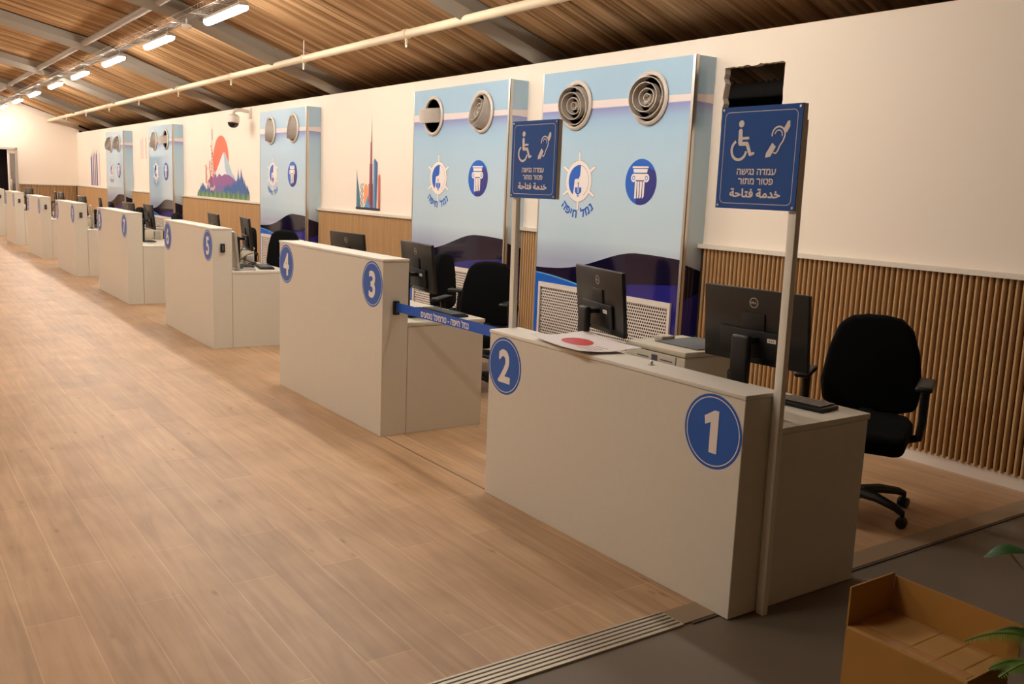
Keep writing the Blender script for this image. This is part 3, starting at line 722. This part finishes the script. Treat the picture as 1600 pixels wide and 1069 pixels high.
MON = [  # x, y, turn, label
    (3.10, 2.60, 4, 'black monitor turned back-on behind number 1, half behind the tall pole'),
    (3.06, 3.58, -14, 'black monitor turned slightly on the counter 2 side, behind the poster'),
    (3.06, 5.50, -6, 'black monitor next to the blue belt, behind counter number 3'),
    (3.08, 6.66, 4, 'black monitor showing only its top above the counter between numbers 4 and 3'),
    (3.14, 9.22, -10, 'black monitor turned nearly edge-on beside the silver slab screen on the counter 5 side'),
    (3.10, 10.13, -6, 'black monitor just peeping over the top of counter 5 and 6'),
    (3.10, 12.98, -2, 'black monitor standing clear at the near end of counter 7'),
    (3.00, 13.66, 3, 'monitor corner peeping over the top of counter 7 and 8'),
    (3.12, 16.2, -8, 'monitor corner peeping above number 8 next to a silver slab screen'),
    (2.99, 17.0, 3, 'thin monitor top visible above the counter numbered 9 and 10'),
    (3.10, 19.72, 0, 'monitor corner peeping above the counter numbered 11 and 12'),
    (3.10, 20.45, -4, 'black monitor seen in the gap between counters 10 and 11'),
    (3.02, 23.25, 4, 'wider of the two monitor tops above counters 13 and 14'),
    (3.04, 24.05, 0, 'smaller of the two monitor tops above counters 13 and 14, nearer the door'),
]
proto = monitor(MON[0][3])
for k, (x, y, rz, lb) in enumerate(MON):
    if k == 0: proto.location = (x, y, TZ); proto.rotation_euler = (0, 0, R(rz))
    else: dup(proto, (x, y, TZ), R(rz), lb)

def slab(label):
    r = empty('slab_screen'); tag(r, label, 'screen', 'silver slab screens')
    tilt = Mx.Rotation(R(-5), 3, 'Y'); wp = lambda c: tilt @ (c-V((0, 0, .02)))+V((0, 0, .02))
    G().box(-.028, .0, -.17, .17, .012, .375).build('slab_body', 'silver', r, bevel=.006, warp=wp)
    G().box(.0, .003, -.155, .155, .03, .36).build('slab_face', 'satin', r, warp=wp)
    G().box(-.05, .16, -.13, .13, 0, .012).build('slab_base', 'silver', r, bevel=.004)
    G().box(.001, .05, -.05, .05, .012, .06).build('slab_foot', 'greyp', r, bevel=.006)
    return r
p = slab('silver slab screen standing edge-on behind counter number 5'); p.location = (2.95, 8.94, TZ); p.rotation_euler = (0, 0, R(-9))
dup(p, (2.99, 16.12, TZ), R(-8), 'silver slab screen standing edge-on behind counter number 9')

def keyboard(label):
    r = empty('keyboard'); tag(r, label, 'keyboard', 'black keyboards')
    G().box(-.07, .07, -.22, .22, 0, .018).build('key_tray', 'black', r, bevel=.005)
    g = G()
    for row in range(5):
        for c in range(20):
            if row == 0 and 4 <= c <= 9: continue
            g.box(.052-row*.024-.02 if False else .06-.024*row-.02, .06-.024*row, .206-c*.0206-.018, .206-c*.0206, .018, .025)
    g.box(-.06+.002, -.038-.002, .05, .13, .018, .024) if False else None
    g.build('key_caps', 'satin', r)
    return r
def mouse(label):
    r = empty('computer_mouse'); tag(r, label, 'mouse', 'black mice')
    G().lathe([(.0001, 0), (.030, 0), (.034, .010), (.028, .026), (.012, .036), (.0001, .038)], 20).build('mouse_body', 'black', r, smooth=True).scale = (1.6, 1, 1)
    G().lathe([(.004, -.004), (.006, 0), (.004, .004)], 10, Mx.Translation((-.022, 0, .034)) @ Mx.Rotation(R(90), 4, 'X')).build('scroll_wheel', 'greyp', r)
    return r
kb = keyboard('black keyboard on the counter 1 worktop beside the tall pole'); kb.location = (3.27, 2.545, TZ); kb.rotation_euler = (0, 0, R(6))
dup(kb, (3.27, 5.50, TZ), R(0), 'black keyboard on the worktop just above the blue belt')
dup(kb, (3.27, 9.07, TZ), R(-12), 'black keyboard on the counter 5 worktop next to counter 4')
ms = mouse('black mouse beside the keyboard just above the blue belt'); ms.location = (3.14, 5.62, TZ)
ms2 = dup(ms, (3.25, 9.36, TZ), R(20), 'black mouse behind the keyboard on the counter 5 worktop')

def printer(label):
    r = empty('laser_printer'); tag(r, label, 'printer', 'cream office printers')
    G().box(-.19, .19, -.20, .20, 0, .142).build('printer_body', 'cream', r, bevel=.012)
    G().box(-.195, .195, -.205, .205, .143, .170).build('printer_lid', 'cream', r, bevel=.01)
    G().box(-.10, .185, -.185, .10, .1705, .176).build('output_tray', 'greyp', r, bevel=.003, warp=lambda c: V((c.x, c.y, c.z+.0)))
    G().box(-.05, .04, .10, .16, .170, .19).build('paper_stop', 'cream', r, bevel=.005)
    for y in (-.08, .08): G().box(-.1915, -.1895, y-.04, y+.04, .108, .113).build('door_seam', 'greyp', r)
    G().box(-.1915, -.1895, -.02, .02, .1, .128).build('handle_recess', 'greyp', r)
    G().box(-.1915, -.1895, -.145, -.140, .02, .138).build('door_seam', 'greyp', r)
    G().box(-.1925, -.1895, -.175, -.160, .06, .085).build('power_switch', 'black', r)
    return r
pr = printer('cream laser printer between the two front monitors on the low counter'); pr.location = (3.22, 3.13, TZ)
PRS = [(3.2, 12.62+1.0, 'cream printer behind the clear-standing monitor at counter 7'), (3.2, 17.0, 'cream printer next to the silver slab at counter 9'), (3.14, 9.75, 'cream printer behind the turned monitor at counter 5')]
for x, y, lb in PRS: dup(pr, (x, y, TZ), R(random.uniform(-5, 5)), lb)

# poster sheet lying over the ledge, small latch, small boxes, cable loops
r = empty('poster_sheet', (2.76, 3.36, .892), R(-8)); tag(r, 'white poster sheet with a red oval lying across the front counter top', 'poster')
bend = lambda c: V((c.x, c.y, c.z+.10*max(0, -c.x-.06)**2*0+.012*(1-(c.y/.22)**2)*0+.03*max(0, c.x)))
def sheet(x0, x1, y0, y1, z0, z1, nx=8, ny=8):
    g = G()
    for z in (z0, z1):
        o = len(g.v)
        g.add([(x0+(x1-x0)*i/nx, y0+(y1-y0)*j/ny, z) for i in range(nx+1) for j in range(ny+1)], [(i*(ny+1)+j, (i+1)*(ny+1)+j, (i+1)*(ny+1)+j+1, i*(ny+1)+j+1) for i in range(nx) for j in range(ny)])
    return g
curl = lambda c: V((c.x, c.y, c.z+.045*(abs(c.y)/.25)**2*(.3 if c.y > 0 else .15)+.012*sin(c.x*9)**2))
sheet(-.15, .19, -.24, .24, 0, .0012).build('sheet', 'paper', r, warp=curl, smooth=True)
g = G(); n = 24
pts = [(.02+.07*cos(2*pi*k/n), .06+.10*sin(2*pi*k/n)) for k in range(n)]
g.add([(0.02, .06, .002)]+[(x, y, .002) for x, y in pts], [(0, 1+k, 1+(k+1) % n) for k in range(n)]); g.build('red_oval', 'red', r, warp=curl)
g = G()
for k in range(4): g.box(-.05+k*.03, -.046+k*.03, -.18, -.05-.02*(k % 2), .0016, .002)
g.build('printed_lines', 'greyp', r, warp=curl)
r = empty('latch', (2.736, 2.842, .888)); tag(r, 'small metal latch lying on the front counter top', 'latch')
G().box(-.012, .012, -.010, .010, 0, .004).build('latch_plate', 'alu', r)
G().lathe([(.007, .004), (.007, .014), (.003, .02)], 12).build('latch_knob', 'alu', r, smooth=True)
def smallbox(label, loc, s=.09):
    r = empty('card_reader', loc); tag(r, label, 'device', 'small grey desk devices')
    G().box(-.04, .04, -.035, .035, 0, s).build('device_body', 'silver', r, bevel=.006)
    G().box(-.0415, -.0395, -.025, .025, s*.45, s*.85).build('device_face', 'greyp', r)
    return r
smallbox('small grey device behind the cable loop at counter 5', (3.26, 9.5, TZ)); smallbox('small grey device on the counter 7 worktop', (3.3, 13.4, TZ), .12)
r = empty('cable_loop', (3.14, 9.12, TZ)); tag(r, 'black looped cable beside the silver slab screen at counter 5', 'cable')
G().tube([(-.08, .0, .09), (-.02, .0, .13), (.05, .0, .15), (.09, .0, .11), (.08, .0, .06), (.03, .0, .045), (-.03, .0, .07), (-.08, .02, .085), (-.14, .04, .02), (-.15, .05, .004)], .004, 8).build('cord', 'black', r, smooth=True)

# ------------------------------------------------------------------ office chairs
def chair(label):
    """faces -x"""
    r = empty('office_chair'); tag(r, label, 'chair', 'black swivel chairs behind the counters')
    pts = [(-.245, .0), (-.262, .12), (-.235, .30), (-.19, .43), (-.13, .485), (-.05, .50), (.05, .50), (.13, .485), (.19, .44), (.235, .30), (.262, .12), (.245, .0), (.15, -.03), (-.15, -.03)]
    def wb(c):
        t = c.z-.5; return V((c.x+.16*t*.9+.18*(c.y*c.y)*-1.0+.03*cos(t*5), c.y, c.z))
    G().prism(pts, lambda u, v, w: V((.24+w, u, .52+v)), -.035, .045).build('backrest', 'chair', r, bevel=.03, seg=4, smooth=True, warp=wb)
    seat = [(-.27, -.20), (-.25, -.245), (.1, -.25), (.22, -.22), (.25, -.15), (.25, .15), (.22, .22), (.1, .25), (-.25, .245), (-.27, .20)]
    G().prism(seat, lambda u, v, w: V((u, v, w)), .40, .50).build('seat', 'chair', r, bevel=.03, seg=4, smooth=True, warp=lambda c: V((c.x, c.y, c.z-.03*max(0, -c.x/.27)**3)))
    G().box(.20, .30, -.04, .04, .38, .60).build('back_bracket', 'black', r, bevel=.01, warp=lambda c: V((c.x+(.06 if c.z > .5 else 0), c.y, c.z)))
    for s in (-1, 1):
        a = G().tube([(.03, s*.20, .40), (.03, s*.285, .43), (.02, s*.295, .52), (.0, s*.295, .705)], [.022, .022, .02, .024], 10).build('armrest', 'black', r, smooth=True)
        G().box(-.15, .11, s*.295-.04, s*.295+.04, .705, .735).build('arm_pad', 'black', a, bevel=.013, seg=3, warp=lambda c: V((c.x, c.y, c.z-.25*max(0, -c.x-.06)**1.5)))
    G().lathe([(.028, .12), (.028, .25), (.018, .25), (.018, .38), (.06, .39), (.06, .41)], 16).build('gas_column', 'black', r, smooth=True)
    G().lathe([(.055, .075), (.055, .125), (.03, .14)], 16).build('base_hub', 'black', r, smooth=True)
    for k in range(5):
        a = R(72*k-122); c, s = cos(a), sin(a)
        lg = G().tube([(.03*c, .03*s, .105), (.15*c, .15*s, .11), (.27*c, .27*s, .092), (.31*c, .31*s, .075)], [.030, .026, .021, .017], 8).build('base_leg', 'black', r, smooth=True)
        q = Mx.Translation((.31*c, .31*s, .028)) @ Mx.Rotation(a+.5, 4, 'Z') @ Mx.Rotation(R(90), 4, 'X')
        G().lathe([(.010, -.026), (.026, -.024), (.028, -.016), (.028, -.006), (.02, 0), (.028, .006), (.028, .016), (.026, .024), (.010, .026)], 16, q).tube([(.31*c, .31*s, .03), (.31*c, .31*s, .078)], .011, 8).build('caster', 'black', lg, smooth=True)
    return r
CH = [(4.23, 2.80, 27, 'black swivel chair behind counter 1 in front of the slatted wall'), (4.0, 6.22, 34, 'black swivel chair behind the blue belt, right of the counter 3 monitor'), (4.50, 7.08, 128, 'black swivel chair seen from the side behind the counter 3 monitor'),
      (3.95, 10.78, 30, 'black swivel chair just left of the number 4 disc in front of a grille'), (3.68, 11.5, -10, 'black swivel chair mostly hidden behind the turned monitor at counter 5'),
      (3.97, 16.0, 0, 'black swivel chair showing a sliver left of number 6'), (3.97, 18.5, 5, 'black swivel chair top peeping above the counter 7 end, right of the other peeping chair'), (3.97, 21.05, -5, 'black swivel chair top peeping above the number 8 end of counter 7 and 8')]
proto = None
for x, y, rz, lb in CH:
    if proto is None: proto = chair(lb); proto.location = (x, y, 0); proto.rotation_euler = (0, 0, R(rz))
    else: dup(proto, (x, y, 0), R(rz), lb)

# ------------------------------------------------------------------ ceiling fittings
def lamp(label, grp, m='lamp'):
    r = empty('ceiling_lamp'); tag(r, label, 'lamp', grp)
    G().box(-.052, .052, -.63, .63, .0345, .07).build('lamp_body', 'lampbody', r, bevel=.008)
    pr_ = [(-.047, .034), (-.047, .012), (-.036, -.008), (-.017, -.018), (.017, -.018), (.036, -.008), (.047, .012), (.047, .034)]
    G().prism(pr_, lambda u, v, w: V((u, w, v)), -.62, .62).build('diffuser', m, r)
    for y in (-.45, .45): G().tube([(0, y, .075), (0, y, .16)], .006, 8).build('hanger', 'alu', r)
    return r
xl, zl = 3.35, 3.365
ord_ = ['nearest of those in view', 'second in view', 'third in view', 'fourth in view', 'fifth in view', 'sixth in view', 'seventh in view', 'last one, right at the end wall']
lp = lamp('long white LED ceiling lamp of the right row, nearest of those in view', 'LED lamps in a row under the draped ceiling'); lp.location = (xl, 10.5, zl)
LY = [10.5, 13.32, 16.1, 18.9, 21.6, 24.5, 27.4, 30.4]
for k, y in enumerate(LY):
    if k: dup(lp, (xl, y, zl), 0, 'long white LED ceiling lamp of the right row, '+ord_[k])
for y in (7.65, 4.85): dup(lp, (xl, y, zl), 0, 'long white LED ceiling lamp overhead, nearer than the frame shows')
lr = None
for y in (3.5, 6.6, 9.6, 12.6, 16.1, 18.9, 21.6, 24.5, 27.4, 30.4):  # unseen row, added and placed here as fill light
    if lr is None: lr = lamp('long white LED ceiling lamp in the row under the ridge', 'LED lamps under the ridge', 'lamp_ridge'); lr.location = (-1.0, y, 4.40)
    else: dup(lr, (-1.0, y, 4.40), 0, 'long white LED ceiling lamp in the row under the ridge')

t = empty('cable_tray', (0, 0, 0)); tag(t, 'grey wire cable tray running along the ceiling above the lamp row', 'cable tray')
g = G(); zt = 3.50; xa, xb = 3.22, 3.40
for (x, z) in ((xa, zt), (xb, zt), (xa, zt+.06), (xb, zt+.06), ((xa+xb)/2, zt), (xa+.05, zt), (xb-.05, zt)): g.tube([(x, 2.5, z), (x, YE-.05, z)], .0035, 6)
g.build('tray_wires', 'beam', t)
g = G(); y = 2.6
while y < YE-.1:
    g.tube([(xa, y, zt+.06), (xa, y, zt), (xb, y, zt), (xb, y, zt+.06)], .003, 5); y += .11
g.build('tray_mesh', 'beam', t)
G().tube([(xb-.03, 2.5, zt+.02)]+[(xb-.03-.012*sin(k*1.3), 2.5+k*.58, zt+.018) for k in range(1, 50)], .013, 7).build('power_cable', 'greyp', t, smooth=True)
g = G()
for k in range(34): g.box(xa-.01, xb+.01, 2.9+k*.84, 2.93+k*.84, zt-.008, zt-.004)
g.build('tray_clips', 'alu', t)

t = empty('overhead_pipe', (0, 0, 0)); tag(t, 'long cream round pipe hung below the ceiling along the wall', 'pipe')
px, pz = 4.65, 3.15
G().tube([(px, 1.5, pz), (px, YE-.01, pz)], .043, 18).build('pipe_run', 'pipe', t, smooth=True)
for y in (8.72, 11.45, 14.3, 17.2, 20.1, 22.9, 25.6, 28.4):
    c = G().lathe([(.046, -.03), (.052, -.028), (.052, .028), (.046, .03)], 18, Mx.Translation((px, y, pz)) @ Mx.Rotation(R(90), 4, 'X')).box(px-.010, px+.010, y-.008, y+.008, pz-.12, pz-.05).build('pipe_clamp', 'pipe', t)
    G().lathe([(.012, -.02), (.012, 0), (.005, .012)], 10, Mx.Translation((px, y, pz-.11))).build('sprinkler_head', 'alu', c)
for y in BY[1:]:
    G().tube([(px, y, pz+.04), (px, y, pz+.22)], .008, 8).build('pipe_hanger', 'alu', t)
G().tube([(px, 11.45, pz+.05), (px, 11.45, 3.40)], .005, 6).build('hanging_wire', 'alu', t)
tag(G().lathe([(.0001, 0), (.05, .0), (.06, .018), (.055, .04), (.02, .05)], 20, Mx.Translation((3.30, 11.80, 3.39))).tube([(3.3, 11.8, 3.43), (3.3, 11.8, 3.5)], .01, 8).build('smoke_detector', 'base', smooth=True), 'small white smoke detector hanging beside the nearest lamp in view', 'detector')

# dome camera on the wall
t = empty('security_camera', (XW, 15.72, 2.72)); tag(t, 'white dome security camera on a wall bracket above the mountain mural', 'camera')
G().box(-.04, -.001, -.05, .05, -.08, .10).build('wall_plate', 'base', t, bevel=.006)
G().tube([(-.03, 0, .03), (-.18, .0, .05), (-.26, .0, .04), (-.30, 0, 0), (-.30, 0, -.03)], .03, 12).build('bracket_arm', 'base', t, smooth=True)
G().lathe([(.0001, -.02), (.06, -.03), (.10, -.06), (.105, -.16), (.09, -.17)], 28, Mx.Translation((-.30, 0, 0))).build('camera_housing', 'base', t, smooth=True)
G().lathe([(.09, -.17), (.085, -.205), (.06, -.238), (.03, -.252), (.0001, -.255)], 28, Mx.Translation((-.30, 0, 0))).build('camera_dome', 'camdark', t, smooth=True)

# ------------------------------------------------------------------ cardboard box and plant in the near corner
bx, by, bz = 2.268, 1.478, .40      # +y end corner of the rim, nearest the camera side
L, D = .365, .215
r = empty('cardboard_box', (bx, by, 0), R(0)); tag(r, 'brown cardboard box with two flaps raised on the grey floor', 'box')
t = .005
G().box(0, D, -L, 0, 0, bz-.012).build('box_body', 'card', r)
G().box(.002, D-.002, -L+.002, -.002, bz-.0115, bz-.004).build('closed_flap', 'card2', r)
g = G().box(.01, .05, -L+.01, -.01, bz-.0038, bz-.0032); g.box(.004, D-.004, -.255, -.25, bz-.0038, bz-.003); g.box(.004, D-.004, -.325, -.321, bz-.0038, bz-.003); g.box(.004, D-.004, -.175, -.172, bz-.0038, bz-.003)
g.build('flap_crease', 'tape', r)
G().box(.0, D, -t, 0, bz-.004, bz+.115).build('raised_flap', 'card', r)
G().box(D-t, D, -L-.02, -t-.001, bz-.004, bz+.105, rot=Mx.Rotation(R(4), 3, 'Y'), piv=(D, 0, bz)).build('raised_flap', 'card', r)

r = empty('potted_fern', (2.56, .90, 0)); tag(r, 'green feathery fern reaching over the cardboard box corner', 'plant')
G().lathe([(.0001, 0), (.10, 0), (.13, .24), (.14, .26), (.12, .26), (.11, .22), (.0001, .22)], 24).build('pot', 'pot', r, smooth=True)
def frond(p0, p1, p2, n, w, m, name='frond'):
    P0, P1, P2 = V(p0), V(p1), V(p2); g = G(); g.flat = True; pts = []
    for k in range(n+1):
        t = k/n; p = P0*(1-t)**2+P1*2*t*(1-t)+P2*t*t; pts.append(p)
    for k in range(2, n):
        t = k/n; d = (pts[k+1]-pts[k-1]).normalized(); s = d.cross(V((0, 0, 1))).normalized(); ln = w*sin(pi*min(1, t*.85+.12))
        for sg in (-1, 1):
            tip = pts[k]+s*sg*ln+d*ln*.35+V((0, 0, -ln*.25)); q = d*.0024
            g.add([pts[k]-q, pts[k]+q, tip], [(0, 1, 2)])
    g.tube(pts, .0025, 5); return g.build(name, m, r)
frond((0, 0, .24), (-.10, .10, .62), (-.26, .25, .485), 74, .075, 'leaf')
frond((0, 0, .24), (-.12, .04, .60), (-.31, .13, .455), 70, .07, 'leaf')
frond((0, 0, .24), (-.06, .14, .60), (-.13, .25, .47), 64, .065, 'leafdark')
frond((0, 0, .24), (-.12, -.04, .58), (-.34, .02, .40), 64, .065, 'leafdark')
frond((0, 0, .24), (-.10, .0, .52), (-.27, .06, .40), 64, .06, 'leaf')
frond((0, 0, .24), (.1, .1, .62), (.2, .22, .5), 50, .06, 'leaf')
frond((0, 0, .24), (-.10, .12, .52), (-.22, .20, .42), 70, .07, 'leaf')
frond((0, 0, .24), (-.08, .06, .50), (-.20, .14, .44), 70, .065, 'leaf')
frond((0, 0, .24), (-.06, .12, .48), (-.17, .22, .40), 70, .06, 'leafdark')
G().tube([(-.02, .02, .24), (-.09, .07, .44), (-.17, .12, .47)], .003, 6).build('stem', 'stem', r, smooth=True)
g = G(); a0, a1 = V((.02, .05, .24)), V((-.02, .34, .66))
G().tube([a0, (.05, .2, .55), (.03, .30, .65)], .004, 6).build('stem', 'stem', r, smooth=True)
n = 10; pts = []; g = G(); g.flat = True
for k in range(n+1):
    t = k/n; c = V((.05, .26, .665))*(1-t)+V((-.025, .345, .635))*t+V((0, 0, .02*sin(pi*t))); w = .024*sin(pi*min(1, t*.9+.08)); pts += [c+V((.6, .75, .2))*w, c+V((0, 0, .004)), c-V((.6, .75, .3))*w]
g.add(pts, [(3*k+j, 3*k+3+j, 3*k+4+j, 3*k+1+j) for k in range(n) for j in (0, 1)]); g.build('broad_leaf', 'leafdark', r, smooth=True)

# ------------------------------------------------------------------ world, camera
w = bpy.data.worlds.new('World'); S.world = w; w.use_nodes = True
w.node_tree.nodes['Background'].inputs[0].default_value = (1, .85, .7, 1); w.node_tree.nodes['Background'].inputs[1].default_value = .02
cam = bpy.data.cameras.new('Camera'); co = bpy.data.objects.new('Camera', cam); COL.objects.link(co); S.camera = co
cam.sensor_width = 36; cam.lens = 36*1435.9/1600; cam.clip_start = .05; cam.clip_end = 200
rt, up, fw = V((0.82125702, -0.56914193, 0.04017934)), V((0.0596821, 0.15572739, 0.98599545)), V((0.56742838, 0.80735769, -0.1618598))
m = Mx((( rt.x, up.x, -fw.x, 0), (rt.y, up.y, -fw.y, 0), (rt.z, up.z, -fw.z, 1.6036), (0, 0, 0, 1))); co.matrix_world = m
vs = S.view_settings; vs.view_transform = 'Standard'; vs.look = 'None'; vs.gamma = 1; vs.use_curve_mapping = False; vs.exposure = 0
